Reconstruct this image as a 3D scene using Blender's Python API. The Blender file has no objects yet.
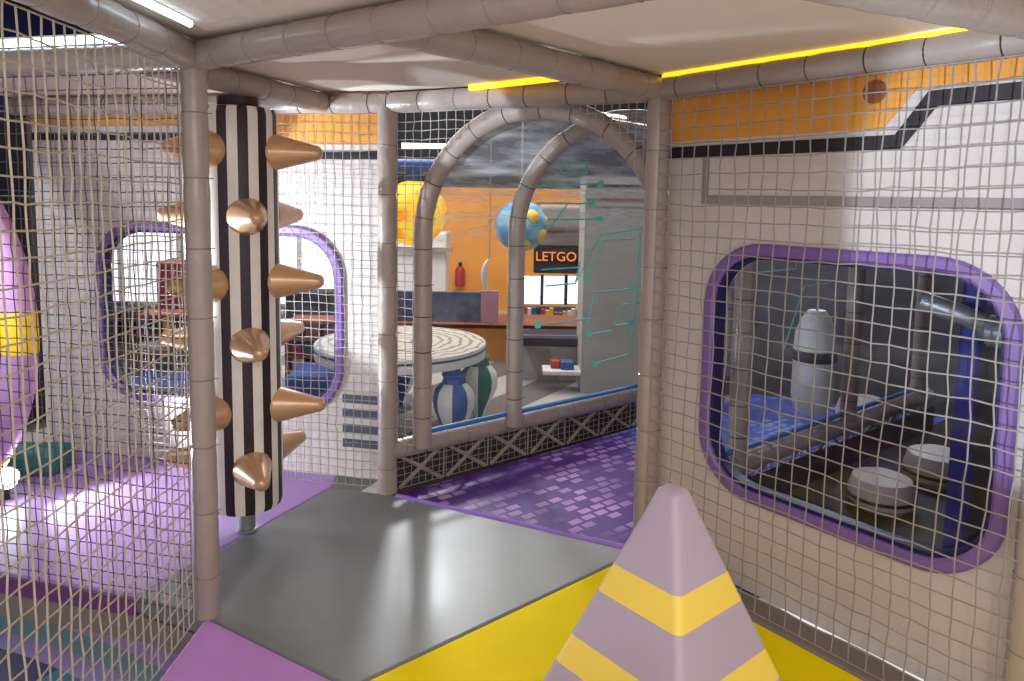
import bpy, math, random
from mathutils import Vector, Matrix, noise
random.seed(7)
C = bpy.context.scene.collection
PI = math.pi
# ------------------------------------------------------------------ camera
EYE = 1.4
F = 711.0
PX, PY = 512.0, 269.9
dn = Vector((394 - PX, 7300 - PY, F)).normalized()
Zc = -dn
Yc = (Vector((0, 0, 1)) - Zc * Zc.z).normalized()
Xc = Yc.cross(Zc)
cam = bpy.data.cameras.new('camera')
co = bpy.data.objects.new('camera', cam); C.objects.link(co)
R3 = Matrix(((Xc[0], -Xc[1], -Xc[2]), (Yc[0], -Yc[1], -Yc[2]), (Zc[0], -Zc[1], -Zc[2])))
if R3.determinant() < 0:
    Xc = -Xc
    R3 = Matrix(((Xc[0], -Xc[1], -Xc[2]), (Yc[0], -Yc[1], -Yc[2]), (Zc[0], -Zc[1], -Zc[2])))
co.matrix_world = Matrix.Translation((0, 0, EYE)) @ R3.to_4x4()
cam.sensor_width = 36; cam.sensor_fit = 'HORIZONTAL'
cam.lens = F / 1024 * 36
cam.shift_x = 0.0
cam.shift_y = -(340.5 - PY) / 1024
cam.clip_start = .05; cam.clip_end = 100
bpy.context.scene.camera = co

def ray(x, y):
    r = Vector((x - PX, y - PY, F))
    return Vector((r.dot(Xc), r.dot(Yc), r.dot(Zc)))
def at(x, y, Y):            # a photograph point at forward distance Y
    r = ray(x, y); k = Y / r.y
    return Vector((r.x * k, Y, EYE + r.z * k))
def onz(x, y, z):           # a photograph point on the level z
    r = ray(x, y); k = (z - EYE) / r.z
    return Vector((r.x * k, r.y * k, z))

# ------------------------------------------------------------------ materials
def nt(name):
    m = bpy.data.materials.new(name); m.use_nodes = True
    t = m.node_tree
    return m, t, t.nodes['Principled BSDF'], t.nodes['Material Output']
def sset(b, **k):
    for n, v in k.items():
        n = n.replace('_', ' ')
        if n in b.inputs: b.inputs[n].default_value = v
def c4(c): return (c[0], c[1], c[2], 1)
def srgb(r, g, b):
    f = lambda v: (v / 255 / 12.92) if v / 255 <= .04045 else ((v / 255 + .055) / 1.055) ** 2.4
    return (f(r), f(g), f(b))
def mat(name, col, rough=.5, var=.08, scale=8, metal=0, bump=0.0, bscale=60, spec=.5, coat=0, emit=None, es=0):
    m, t, b, o = nt(name)
    sset(b, Roughness=rough, Metallic=metal)
    b.inputs['Specular IOR Level'].default_value = spec
    if coat: b.inputs['Coat Weight'].default_value = coat; b.inputs['Coat Roughness'].default_value = .15
    tc = t.nodes.new('ShaderNodeTexCoord')
    n = t.nodes.new('ShaderNodeTexNoise'); n.inputs['Scale'].default_value = scale; n.inputs['Detail'].default_value = 4
    t.links.new(tc.outputs['Object'], n.inputs['Vector'])
    mr = t.nodes.new('ShaderNodeMapRange'); mr.inputs['From Min'].default_value = .3; mr.inputs['From Max'].default_value = .7
    mr.inputs['To Min'].default_value = 1 - var; mr.inputs['To Max'].default_value = 1 + var
    t.links.new(n.outputs['Fac'], mr.inputs['Value'])
    mx = t.nodes.new('ShaderNodeVectorMath'); mx.operation = 'SCALE'
    mx.inputs[0].default_value = col
    t.links.new(mr.outputs['Result'], mx.inputs['Scale'])
    t.links.new(mx.outputs['Vector'], b.inputs['Base Color'])
    if bump:
        n2 = t.nodes.new('ShaderNodeTexNoise'); n2.inputs['Scale'].default_value = bscale
        t.links.new(tc.outputs['Object'], n2.inputs['Vector'])
        bp = t.nodes.new('ShaderNodeBump'); bp.inputs['Strength'].default_value = bump; bp.inputs['Distance'].default_value = .01
        t.links.new(n2.outputs['Fac'], bp.inputs['Height']); t.links.new(bp.outputs['Normal'], b.inputs['Normal'])
    if emit:
        b.inputs['Emission Color'].default_value = c4(emit); b.inputs['Emission Strength'].default_value = es
    return m

M = {}
M['foam'] = mat('taupe_vinyl', srgb(160, 145, 136), .36, .06, 10, bump=.45, bscale=24, coat=.25)
M['tie'] = mat('cable_tie_black', (.03, .028, .028), .4)
M['tie_grey'] = mat('cable_tie_grey', srgb(138, 126, 118), .25)
M['rope_cream'] = mat('rope_cream', srgb(186, 172, 152), .8, .12, 30)
M['rope_grey'] = mat('rope_grey', srgb(146, 138, 134), .8, .12, 30)
M['rope_white'] = mat('rope_white', srgb(158, 153, 150), .8, .12, 30)
M['rope_dark'] = mat('rope_dark', srgb(88, 82, 88), .8, .12, 30)
M['lacing'] = mat('lacing_webbing', srgb(150, 136, 124), .7, .15, 20)
M['board'] = mat('ceiling_board', srgb(222, 208, 194), .75, .03, 3)
M['white_panel'] = mat('panel_white', srgb(208, 197, 191), .55, .03, 4)
M['orange'] = mat('panel_orange', srgb(232, 158, 62), .55, .08, 6)
M['brown_dot'] = mat('planet_brown', srgb(150, 84, 48), .6, .15, 20)
M['black_paint'] = mat('black_paint', srgb(38, 26, 34), .5)
M['grey_paint'] = mat('grey_paint', srgb(150, 138, 136), .6)
M['slot'] = mat('slot_dark', srgb(84, 86, 100), .6)
M['purple_frame'] = mat('purple_frame', srgb(126, 96, 158), .4, .05, coat=.15)
M['gasket'] = mat('navy_gasket', srgb(30, 24, 78), .5)
M['grey_mat'] = mat('grey_vinyl', srgb(122, 124, 123), .42, .06, 5, bump=.14, bscale=9, coat=.05)
M['yellow_mat'] = mat('yellow_vinyl', srgb(252, 222, 8), .6, .03, 5, bump=.05, bscale=9, spec=.05)
M['lilac_mat'] = mat('lilac_vinyl', srgb(200, 140, 208), .5, .03, 5, bump=.05, bscale=9, spec=.2)
M['purple_mat'] = mat('purple_vinyl', srgb(178, 142, 206), .4, .04, 5, bump=.1, bscale=9)
M['plum'] = mat('plum_edge', srgb(112, 60, 112), .55)
M['taupe_step'] = mat('taupe_step', srgb(134, 120, 110), .6)
M['cone_lav'] = mat('cone_lavender', srgb(178, 160, 174), .5, .04, 4, bump=.1, bscale=7)
M['cone_yel'] = mat('cone_yellow', srgb(242, 208, 84), .5, .04, 4)
M['stripe_b'] = mat('stripe_black', srgb(44, 28, 34), .45)
M['stripe_w'] = mat('stripe_cream', srgb(232, 220, 208), .45)
M['spike'] = mat('bronze_vinyl', srgb(200, 156, 116), .3, .08, 9, metal=.25, coat=.4)
M['steel'] = mat('galvanised_steel', srgb(150, 152, 150), .4, .1, 20, metal=.6)
M['blue_trim'] = mat('blue_trim', srgb(58, 116, 178), .4)
M['navy'] = mat('navy_paint', srgb(28, 30, 128), .35)
M['dark'] = mat('charcoal', srgb(34, 31, 36), .7, .2, 6)
M['dark_backing'] = mat('dark_backing', srgb(62, 46, 44), .7, .3, 12)
M['white'] = mat('white_plastic', srgb(230, 228, 226), .45, .03)
M['offwhite'] = mat('offwhite_vinyl', srgb(206, 194, 192), .5, .05)
M['led_y'] = mat('led_yellow', (1, .72, .05), .5, emit=(1, .52, .01), es=1.5)
M['led_w'] = mat('led_cool_white', (1, 1, 1), .5, emit=(.62, .85, 1), es=5)
M['led_b'] = mat('led_blue', (.1, .3, 1), .5, emit=(.1, .35, 1), es=1.0)
M['teal'] = mat('teal_decal', srgb(96, 200, 184), .5, .15, 20)
M['cyan'] = mat('cyan_decal', srgb(90, 180, 210), .5, .15, 20)
M['hall_wall'] = mat('hall_orange_wall', srgb(238, 160, 66), .7, .1, 1.5)
M['hall_dark'] = mat('hall_dark_wall', srgb(52, 48, 62), .8, .2, 1)
M['hall_navy'] = mat('hall_navy', srgb(26, 34, 92), .8, .3, 1.2)
M['hall_ceil'] = mat('hall_ceiling_paint', srgb(44, 42, 46), .8, .3, 2)
M['hall_grey'] = mat('hall_grey_wall', srgb(176, 172, 166), .7, .06, 2)
M['red'] = mat('red_paint', srgb(178, 50, 48), .5)
M['blue'] = mat('blue_plastic', srgb(64, 94, 160), .45)
M['brown'] = mat('brown_wood', srgb(150, 84, 54), .6, .2, 8)
M['rust'] = mat('rust_laminate', srgb(170, 86, 56), .55, .15, 8)
M['green'] = mat('green_fabric', srgb(38, 110, 100), .7)
M['mauve'] = mat('mauve_paint', srgb(176, 134, 152), .6)
M['bluegrey'] = mat('blue_grey_board', srgb(84, 92, 122), .55, .35, 14)
M['yellow'] = mat('yellow_plastic', srgb(238, 196, 40), .45)
M['glow_window'] = mat('daylight_glass', (1, 1, 1), .5, emit=(.86, .93, 1), es=1.5)
M['counter'] = mat('counter_amber', srgb(196, 128, 54), .5, .12, 6)

def clear(name, tint, haze, streak, sheen_z=(-5, -4, 1)):
    m, t, b, o = nt(name)
    t.nodes.remove(b)
    tr = t.nodes.new('ShaderNodeBsdfTransparent'); tr.inputs['Color'].default_value = c4(tint)
    gl = t.nodes.new('ShaderNodeBsdfGlossy'); gl.inputs['Roughness'].default_value = .06
    df = t.nodes.new('ShaderNodeBsdfDiffuse'); df.inputs['Color'].default_value = (.75, .76, .76, 1)
    lw = t.nodes.new('ShaderNodeLayerWeight'); lw.inputs['Blend'].default_value = .5
    pw = t.nodes.new('ShaderNodeMath'); pw.operation = 'POWER'; pw.inputs[1].default_value = 4.0
    t.links.new(lw.outputs['Facing'], pw.inputs[0])
    fr = t.nodes.new('ShaderNodeMapRange'); fr.inputs['To Min'].default_value = .04; fr.inputs['To Max'].default_value = .7
    t.links.new(pw.outputs[0], fr.inputs['Value'])
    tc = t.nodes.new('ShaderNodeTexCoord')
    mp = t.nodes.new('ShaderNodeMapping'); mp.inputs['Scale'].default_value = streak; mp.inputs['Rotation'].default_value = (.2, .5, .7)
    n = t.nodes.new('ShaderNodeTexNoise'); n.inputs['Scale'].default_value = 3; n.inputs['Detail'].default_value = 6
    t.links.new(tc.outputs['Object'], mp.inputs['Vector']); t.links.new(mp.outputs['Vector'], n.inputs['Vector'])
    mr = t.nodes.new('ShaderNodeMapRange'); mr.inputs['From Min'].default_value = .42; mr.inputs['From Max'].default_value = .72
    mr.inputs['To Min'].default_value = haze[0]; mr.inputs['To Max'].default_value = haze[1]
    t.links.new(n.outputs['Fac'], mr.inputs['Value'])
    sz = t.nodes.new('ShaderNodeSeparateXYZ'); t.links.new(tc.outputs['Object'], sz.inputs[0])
    dz = t.nodes.new('ShaderNodeMapRange'); dz.interpolation_type = 'SMOOTHSTEP'  # haze grows with height, painted in for the reflection on the barrel top
    dz.inputs['From Min'].default_value = sheen_z[0]; dz.inputs['From Max'].default_value = sheen_z[1]; dz.inputs['To Min'].default_value = sheen_z[2]; dz.inputs['To Max'].default_value = 1
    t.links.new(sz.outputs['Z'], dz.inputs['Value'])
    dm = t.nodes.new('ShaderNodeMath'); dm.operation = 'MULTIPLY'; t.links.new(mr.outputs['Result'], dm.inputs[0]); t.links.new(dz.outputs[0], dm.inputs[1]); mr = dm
    m1 = t.nodes.new('ShaderNodeMixShader'); m2 = t.nodes.new('ShaderNodeMixShader')
    t.links.new(mr.outputs[0], m1.inputs['Fac']); t.links.new(tr.outputs[0], m1.inputs[1]); t.links.new(df.outputs[0], m1.inputs[2])
    t.links.new(fr.outputs[0], m2.inputs['Fac']); t.links.new(m1.outputs[0], m2.inputs[1]); t.links.new(gl.outputs[0], m2.inputs[2])
    t.links.new(m2.outputs[0], o.inputs['Surface'])
    return m
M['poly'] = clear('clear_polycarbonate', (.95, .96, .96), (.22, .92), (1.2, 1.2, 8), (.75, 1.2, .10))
M['pane'] = clear('clear_window_glass', (.80, .82, .88), (.0, .03), (1, 1, 4))

AX = Vector((1.329, 1.042, 0)).normalized()      # the way the tunnel runs
AXA = math.atan2(AX.y, AX.x)
def printed_mat():
    m, t, b, o = nt('printed_mat_purple'); L = t.links
    sset(b, Roughness=.42); b.inputs['Specular IOR Level'].default_value = .25
    tc = t.nodes.new('ShaderNodeTexCoord')
    mp = t.nodes.new('ShaderNodeMapping'); mp.inputs['Rotation'].default_value = (0, 0, -AXA)
    L.new(tc.outputs['Object'], mp.inputs['Vector'])
    br = t.nodes.new('ShaderNodeTexBrick'); br.offset = 0.37; br.squash = 1
    for k, v in (('Scale', 1), ('Mortar Size', .009), ('Bias', .0), ('Brick Width', .08), ('Row Height', .055), ('Mortar Smooth', .05)): br.inputs[k].default_value = v
    br.inputs['Color1'].default_value = (0, 0, 0, 1); br.inputs['Color2'].default_value = (1, 1, 1, 1); br.inputs['Mortar'].default_value = (0, 0, 0, 1)
    L.new(mp.outputs['Vector'], br.inputs['Vector'])
    cl = t.nodes.new('ShaderNodeMapRange'); cl.inputs['From Min'].default_value = .38; cl.inputs['From Max'].default_value = .55
    L.new(br.outputs['Color'], cl.inputs['Value'])
    nz = t.nodes.new('ShaderNodeTexNoise'); nz.inputs['Scale'].default_value = 2.2; nz.inputs['Detail'].default_value = 1
    L.new(mp.outputs['Vector'], nz.inputs['Vector'])
    m2 = t.nodes.new('ShaderNodeMapRange'); m2.inputs['From Min'].default_value = .40; m2.inputs['From Max'].default_value = .62; m2.inputs['To Min'].default_value = .12
    L.new(nz.outputs['Fac'], m2.inputs['Value'])
    mu = t.nodes.new('ShaderNodeMath'); mu.operation = 'MULTIPLY'
    L.new(cl.outputs[0], mu.inputs[0]); L.new(m2.outputs[0], mu.inputs[1])
    sp = t.nodes.new('ShaderNodeSeparateXYZ'); L.new(mp.outputs['Vector'], sp.inputs[0])
    gr = t.nodes.new('ShaderNodeMapRange'); gr.inputs['From Min'].default_value = -.6; gr.inputs['From Max'].default_value = .3
    L.new(sp.outputs['X'], gr.inputs['Value'])
    bg = t.nodes.new('ShaderNodeMixRGB'); bg.inputs[1].default_value = c4(srgb(78, 36, 122)); bg.inputs[2].default_value = c4(srgb(74, 88, 168))
    L.new(gr.outputs[0], bg.inputs['Fac'])
    li = t.nodes.new('ShaderNodeMixRGB'); li.inputs[1].default_value = c4(srgb(176, 130, 190)); li.inputs[2].default_value = c4(srgb(130, 150, 226))
    L.new(gr.outputs[0], li.inputs['Fac'])
    fm = t.nodes.new('ShaderNodeMixRGB'); L.new(mu.outputs[0], fm.inputs['Fac']); L.new(bg.outputs[0], fm.inputs[1]); L.new(li.outputs[0], fm.inputs[2])
    L.new(fm.outputs[0], b.inputs['Base Color'])
    return m
M['print'] = printed_mat()

def arcs_mat():      # lower floor printed with concentric rings
    m, t, b, o = nt('ring_print_floor'); L = t.links
    sset(b, Roughness=.45)
    tc = t.nodes.new('ShaderNodeTexCoord')
    ln = t.nodes.new('ShaderNodeVectorMath'); ln.operation = 'LENGTH'
    L.new(tc.outputs['Object'], ln.inputs[0])
    ml = t.nodes.new('ShaderNodeMath'); ml.operation = 'MULTIPLY'; ml.inputs[1].default_value = 1 / .42
    L.new(ln.outputs['Value'], ml.inputs[0])
    fr = t.nodes.new('ShaderNodeMath'); fr.operation = 'FRACT'; L.new(ml.outputs[0], fr.inputs[0])
    rp = t.nodes.new('ShaderNodeValToRGB'); rp.color_ramp.interpolation = 'CONSTANT'
    cr = rp.color_ramp
    cr.elements[0].position = 0; cr.elements[0].color = c4(srgb(176, 160, 214))
    cr.elements[1].position = .3; cr.elements[1].color = c4(srgb(60, 130, 150))
    e = cr.elements.new(.62); e.color = c4(srgb(160, 148, 204))
    e = cr.elements.new(.8); e.color = c4(srgb(120, 160, 170))
    L.new(fr.outputs[0], rp.inputs['Fac'])
    gr = t.nodes.new('ShaderNodeTexGradient'); gr.gradient_type = 'RADIAL'; L.new(tc.outputs['Object'], gr.inputs['Vector'])
    g2 = t.nodes.new('ShaderNodeMath'); g2.operation = 'MULTIPLY'; g2.inputs[1].default_value = 30; L.new(gr.outputs['Fac'], g2.inputs[0])
    g3 = t.nodes.new('ShaderNodeMath'); g3.operation = 'FRACT'; L.new(g2.outputs[0], g3.inputs[0])
    g4 = t.nodes.new('ShaderNodeMath'); g4.operation = 'GREATER_THAN'; g4.inputs[1].default_value = .5; L.new(g3.outputs[0], g4.inputs[0])
    # only the teal ring is cut into dark and teal blocks
    w1 = t.nodes.new('ShaderNodeMath'); w1.operation = 'COMPARE'; w1.inputs[1].default_value = .46; w1.inputs[2].default_value = .16; L.new(fr.outputs[0], w1.inputs[0])
    w2 = t.nodes.new('ShaderNodeMath'); w2.operation = 'MULTIPLY'; L.new(w1.outputs[0], w2.inputs[0]); L.new(g4.outputs[0], w2.inputs[1])
    mx = t.nodes.new('ShaderNodeMixRGB'); mx.inputs[2].default_value = c4(srgb(56, 58, 100))
    L.new(w2.outputs[0], mx.inputs['Fac']); L.new(rp.outputs['Color'], mx.inputs[1])
    L.new(mx.outputs[0], b.inputs['Base Color'])
    return m
M['rings'] = arcs_mat()

def hall_floor_mat():
    m, t, b, o = nt('hall_floor_stripes'); L = t.links
    sset(b, Roughness=.35)
    tc = t.nodes.new('ShaderNodeTexCoord')
    mp = t.nodes.new('ShaderNodeMapping'); mp.inputs['Rotation'].default_value = (0, 0, .5)
    L.new(tc.outputs['Object'], mp.inputs['Vector'])
    w = t.nodes.new('ShaderNodeTexWave'); w.inputs['Scale'].default_value = .45; w.inputs['Distortion'].default_value = 1.5; w.inputs['Detail'].default_value = 0
    L.new(mp.outputs[0], w.inputs['Vector'])
    rp = t.nodes.new('ShaderNodeValToRGB'); rp.color_ramp.interpolation = 'CONSTANT'
    rp.color_ramp.elements[0].color = c4(srgb(112, 108, 104)); rp.color_ramp.elements[1].position = .5; rp.color_ramp.elements[1].color = c4(srgb(186, 182, 176))
    L.new(w.outputs['Fac'], rp.inputs['Fac']); L.new(rp.outputs[0], b.inputs['Base Color'])
    return m
M['hall_floor'] = hall_floor_mat()

def marble_top():
    m, t, b, o = nt('table_swirl_print'); L = t.links
    sset(b, Roughness=.3)
    tc = t.nodes.new('ShaderNodeTexCoord')
    w = t.nodes.new('ShaderNodeTexWave'); w.wave_type = 'RINGS'; w.rings_direction = 'Z'
    w.inputs['Scale'].default_value = 4.2; w.inputs['Distortion'].default_value = 5; w.inputs['Detail'].default_value = 2; w.inputs['Detail Scale'].default_value = 1.5
    L.new(tc.outputs['Object'], w.inputs['Vector'])
    rp = t.nodes.new('ShaderNodeValToRGB')
    rp.color_ramp.elements[0].position = .12; rp.color_ramp.elements[0].color = c4(srgb(156, 148, 138)); rp.color_ramp.elements[1].position = .35; rp.color_ramp.elements[1].color = c4(srgb(236, 232, 222))
    L.new(w.outputs['Fac'], rp.inputs['Fac']); L.new(rp.outputs[0], b.inputs['Base Color'])
    return m
M['swirl'] = marble_top()

def globe_mat(name, a, bcol, scale, es):
    m, t, b, o = nt(name); L = t.links
    tc = t.nodes.new('ShaderNodeTexCoord'); v = t.nodes.new('ShaderNodeTexVoronoi'); v.inputs['Scale'].default_value = scale
    L.new(tc.outputs['Object'], v.inputs['Vector'])
    mx = t.nodes.new('ShaderNodeMixRGB'); mx.inputs[1].default_value = c4(a); mx.inputs[2].default_value = c4(bcol)
    mr = t.nodes.new('ShaderNodeMapRange'); mr.inputs['From Min'].default_value = .25; mr.inputs['From Max'].default_value = .6; L.new(v.outputs['Distance'], mr.inputs['Value'])
    L.new(mr.outputs[0], mx.inputs['Fac']); L.new(mx.outputs[0], b.inputs['Base Color'])
    if es: L.new(mx.outputs[0], b.inputs['Emission Color']); b.inputs['Emission Strength'].default_value = es
    return m
M['globe_o'] = globe_mat('lantern_orange', srgb(252, 150, 16), srgb(255, 206, 50), 7, .6)
M['globe_b'] = globe_mat('globe_sky', srgb(150, 205, 235), srgb(60, 150, 210), 4, 0)

# ------------------------------------------------------------------ mesh helpers
class MB:
    def __init__(s): s.v = []; s.f = []; s.m = []; s.mi = 0
    def add(s, vs, fs):
        o = len(s.v); s.v += [Vector(p) for p in vs]
        for f in fs: s.f.append([i + o for i in f]); s.m.append(s.mi)
    def box(s, c, dx, dy, dz, sx, sy, sz):       # centre, three unit directions, three full sizes
        c = Vector(c); vs = []
        for k in (-.5, .5):
            for j in (-.5, .5):
                for i in (-.5, .5): vs.append(c + dx * (i * sx) + dy * (j * sy) + dz * (k * sz))
        s.add(vs, [(0, 2, 3, 1), (4, 5, 7, 6), (0, 1, 5, 4), (2, 6, 7, 3), (0, 4, 6, 2), (1, 3, 7, 5)]); return s
    def abox(s, x0, x1, y0, y1, z0, z1):
        return s.box(((x0 + x1) / 2, (y0 + y1) / 2, (z0 + z1) / 2), Vector((1, 0, 0)), Vector((0, 1, 0)), Vector((0, 0, 1)), x1 - x0, y1 - y0, z1 - z0)
    def tube(s, path, r, n=8, closed=False, caps=True, rf=None):
        P = [Vector(p) for p in path]; N = len(P); vs = []; fs = []
        T = []
        for i in range(N):
            if closed: d = P[(i + 1) % N] - P[i - 1]
            else: d = P[min(i + 1, N - 1)] - P[max(i - 1, 0)]
            T.append(d.normalized())
        ref = Vector((0, 0, 1)) if abs(T[0].z) < .9 else Vector((1, 0, 0))
        a = (ref - T[0] * ref.dot(T[0])).normalized()
        for i in range(N):
            a = a - T[i] * a.dot(T[i])
            a.normalize(); b = T[i].cross(a)
            rr = rf(i) if rf else r
            for k in range(n):
                t = 2 * PI * k / n
                vs.append(P[i] + (a * math.cos(t) + b * math.sin(t)) * rr)
        for i in range(N if closed else N - 1):
            j = (i + 1) % N
            for k in range(n):
                l = (k + 1) % n
                fs.append((i * n + k, i * n + l, j * n + l, j * n + k))
        if caps and not closed:
            fs.append(tuple(range(n))[::-1]); fs.append(tuple((N - 1) * n + k for k in range(n)))
        s.add(vs, fs); return s
    def lathe(s, prof, org=(0, 0, 0), axis=(0, 0, 1), n=32, mfun=None):
        ax = Vector(axis).normalized(); ref = Vector((0, 0, 1)) if abs(ax.z) < .9 else Vector((1, 0, 0))
        a = (ref - ax * ref.dot(ax)).normalized(); b = ax.cross(a); org = Vector(org)
        vs = []; fs = []; N = len(prof); base = len(s.f)
        for (r, z) in prof:
            for k in range(n):
                t = 2 * PI * k / n
                vs.append(org + ax * z + (a * math.cos(t) + b * math.sin(t)) * r)
        idx = []
        for i in range(N - 1):
            for k in range(n):
                l = (k + 1) % n
                fs.append((i * n + k, i * n + l, (i + 1) * n + l, (i + 1) * n + k)); idx.append(k)
        fs.append(tuple(range(n))[::-1]); fs.append(tuple((N - 1) * n + k for k in range(n)))
        s.add(vs, fs)
        if mfun:
            for q, k in enumerate(idx): s.m[base + q] = mfun(k)
        return s
    def prism(s, poly, z0, z1):                 # level polygon (counter-clockwise) with thickness
        n = len(poly)
        vs = [(p[0], p[1], z0) for p in poly] + [(p[0], p[1], z1) for p in poly]
        s.add(vs, [tuple(range(n))[::-1], tuple(range(n, 2 * n))] + [(i, (i + 1) % n, n + (i + 1) % n, n + i) for i in range(n)]); return s
    def fprism(s, fr, poly, w0, w1):            # polygon in a wall's own frame, from depth w0 to w1
        n = len(poly)
        vs = [fr(p[0], p[1], w0) for p in poly] + [fr(p[0], p[1], w1) for p in poly]
        s.add(vs, [tuple(range(n))[::-1], tuple(range(n, 2 * n))] + [(i, (i + 1) % n, n + (i + 1) % n, n + i) for i in range(n)]); return s
    def build(s, name, mats, parent=None, origin=None, smooth=True, bevel=0, auto=40):
        if not isinstance(mats, (list, tuple)): mats = [mats]
        if origin is None:
            if parent is not None: origin = Vector(parent.get('_o', (0, 0, 0)))
            else:
                n = len(s.v)
                origin = Vector((sum(p.x for p in s.v) / n, sum(p.y for p in s.v) / n, min(p.z for p in s.v)))
        origin = Vector(origin)
        me = bpy.data.meshes.new(name)
        me.from_pydata([p - origin for p in s.v], [], s.f)
        for m in mats: me.materials.append(m)
        for p, k in zip(me.polygons, s.m): p.material_index = k
        me.validate(); me.update()
        import bmesh
        bm = bmesh.new(); bm.from_mesh(me); bmesh.ops.recalc_face_normals(bm, faces=bm.faces); bm.to_mesh(me); bm.free()
        if smooth:
            me.shade_smooth()
            try: me.set_sharp_from_angle(angle=math.radians(auto))
            except Exception: pass
        o = bpy.data.objects.new(name, me); C.objects.link(o)
        if parent is not None:
            o.parent = parent; o.location = origin - Vector(parent.get('_o', (0, 0, 0)))
        else: o.location = origin
        o['_o'] = tuple(origin)
        if bevel:
            b = o.modifiers.new('bevel', 'BEVEL'); b.width = bevel; b.segments = 3; b.limit_method = 'ANGLE'
        return o
def tag(o, label, cat, group=None, kind=None):
    o['label'] = label; o['category'] = cat
    if group: o['group'] = group
    if kind: o['kind'] = kind
    return o
def struct(o): o['kind'] = 'structure'; return o
def empty(name, loc):
    o = bpy.data.objects.new(name, None); C.objects.link(o); o.location = loc; o['_o'] = tuple(loc); o.empty_display_size = .1; return o
UX, UY, UZ = Vector((1, 0, 0)), Vector((0, 1, 0)), Vector((0, 0, 1))

# padded foam tube with cable ties pinching it
def foam(name, path, label, cat, group, r=.046, seg=.2, parent=None, tie='tie_grey', step=.02, phase=.5):
    P = [Vector(p) for p in path]
    pts = []; S = []; acc = 0
    for i in range(len(P) - 1):
        d = (P[i + 1] - P[i]); n = max(1, int(d.length / step))
        for k in range(n): pts.append(P[i] + d * (k / n)); S.append(acc + d.length * k / n)
        acc += d.length
    pts.append(P[-1]); S.append(acc)
    ph = phase * seg
    def rf(i):
        q = (S[i] + ph) % seg; q = min(q, seg - q)
        return r * (1.0 + .035 * noise.noise(pts[i] * 9) - .06 * math.exp(-(q / .016) ** 2))
    mb = MB().tube(pts, r, 18, rf=rf)
    o = mb.build(name, M['foam'], parent, auto=60)
    if label: tag(o, label, cat, group)
    s = seg - ph
    while s < acc - .02:
        i = min(range(len(S)), key=lambda k: abs(S[k] - s))
        i = max(1, min(len(pts) - 2, i))
        d = (pts[i + 1] - pts[i - 1]).normalized()
        ref = UZ if abs(d.z) < .9 else UX
        a = (ref - d * ref.dot(d)).normalized(); b = d.cross(a)
        rr = r * .945
        ring = [pts[i] + (a * math.cos(t * 2 * PI / 16) + b * math.sin(t * 2 * PI / 16)) * rr for t in range(16)]
        tb = MB().tube(ring, .0024, 5, closed=True)
        tl = pts[i] + a * rr
        tb.tube([tl, tl + (a * .8 + b * .5) * .016], .0015, 4)
        tb.build('cable_tie', M[tie], o)
        s += seg
    return o

# ------------------------------------------------------------------ plan of the play frame
L = Vector((-.994, 2.245, 0)); P = Vector((-.575, 3.26, 0)); R = Vector((.546, 2.735, 0)); Mn = Vector((-.442, 1.897, 0))
WD = Vector((.62, -.785, 0)).normalized()           # along the right-hand wall
W = R + WD * 1.285
WN = Vector((-.785, -.62, 0)).normalized()          # right-hand wall faces this way
ZB = 1.817
Mt = Vector((-.275, 1.755, 0))
G1 = Vector((-1.286, 2.346, 0)); G2 = Vector((-.856, 3.30, 0))
PL = Vector((-.609, 3.28, 0)); PD = Vector((-1.5, .3, 0)).normalized()   # left-hand spaceship wall
PN = Vector((-.3, -1.5, 0)).normalized()
N2D = Vector((-.578, .141, 0)).normalized()          # front edge of the purple pad
def up(p, z): return Vector((p[0], p[1], z))

posts = [(L, 'padded_post', 'taupe padded post at the corner of the lilac mat, in front of the striped column'),
         (P, 'padded_post', 'taupe padded post left of the clear arch, its left side brightly lit'),
         (R, 'padded_post', 'taupe padded post behind the pyramid, between clear tunnel and netted wall'),
         (W, 'padded_post', 'taupe padded post at the far right end of the netted wall')]
for i, (p, n, l) in enumerate(posts):
    foam(n, [up(p, .0), up(p, ZB + .03)], l, 'post', 'padded posts of the play frame', r=.039 if i == 0 else .045, seg=.215, phase=.3 + .17 * i)

B1e = Mt + Vector((.50, -.36, 0)) * 3.4
beams = [
    ([up(L, ZB), up(Mt, ZB), up(B1e, ZB)], None, 'taupe padded ceiling beam from the left post up toward the top of the picture'),
    (up(Vector((-.33, 1.79, 0)), ZB), up(R, ZB), 'taupe padded ceiling beam crossing from overhead to the post behind the pyramid'),
    (up(R, ZB), up(W, ZB), 'taupe padded ceiling beam along the top of the right netted wall'),
    (up(W, ZB + .0), up(W + Vector((-1.05, -.485, 0)), ZB), 'taupe padded ceiling beam cutting the top right corner of the picture'),
    (up(L, ZB), up(Vector((-.985, .9, 0)), ZB), 'taupe padded ceiling beam along the top of the left slanting net'),
    (up(Vector((-1.19, 2.36, 0)), ZB), up(Vector((-.85, 3.375, 0)), ZB), 'taupe padded ceiling beam over the black and white column'),
    (up(PL + PD * 1.95 + PN * .02, ZB), up(P, ZB), 'padded ceiling beam along the top of the net before the left spaceship wall'),
    (up(P, ZB), up(R, ZB), 'padded ceiling beam above the clear arch with black cable ties'),
    (up(L, ZB), up(L + N2D * 1.7, ZB), 'padded ceiling beam over the front edge of the purple pad'),
]
for i, (a, b, l) in enumerate(beams):
    foam('padded_beam', a if b is None else [a, b], l, 'beam', 'padded beams under the ceiling', r=.045, seg=.17, tie='tie' if i in (2, 6, 7) else 'tie_grey', phase=.2 + .1 * i)

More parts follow.
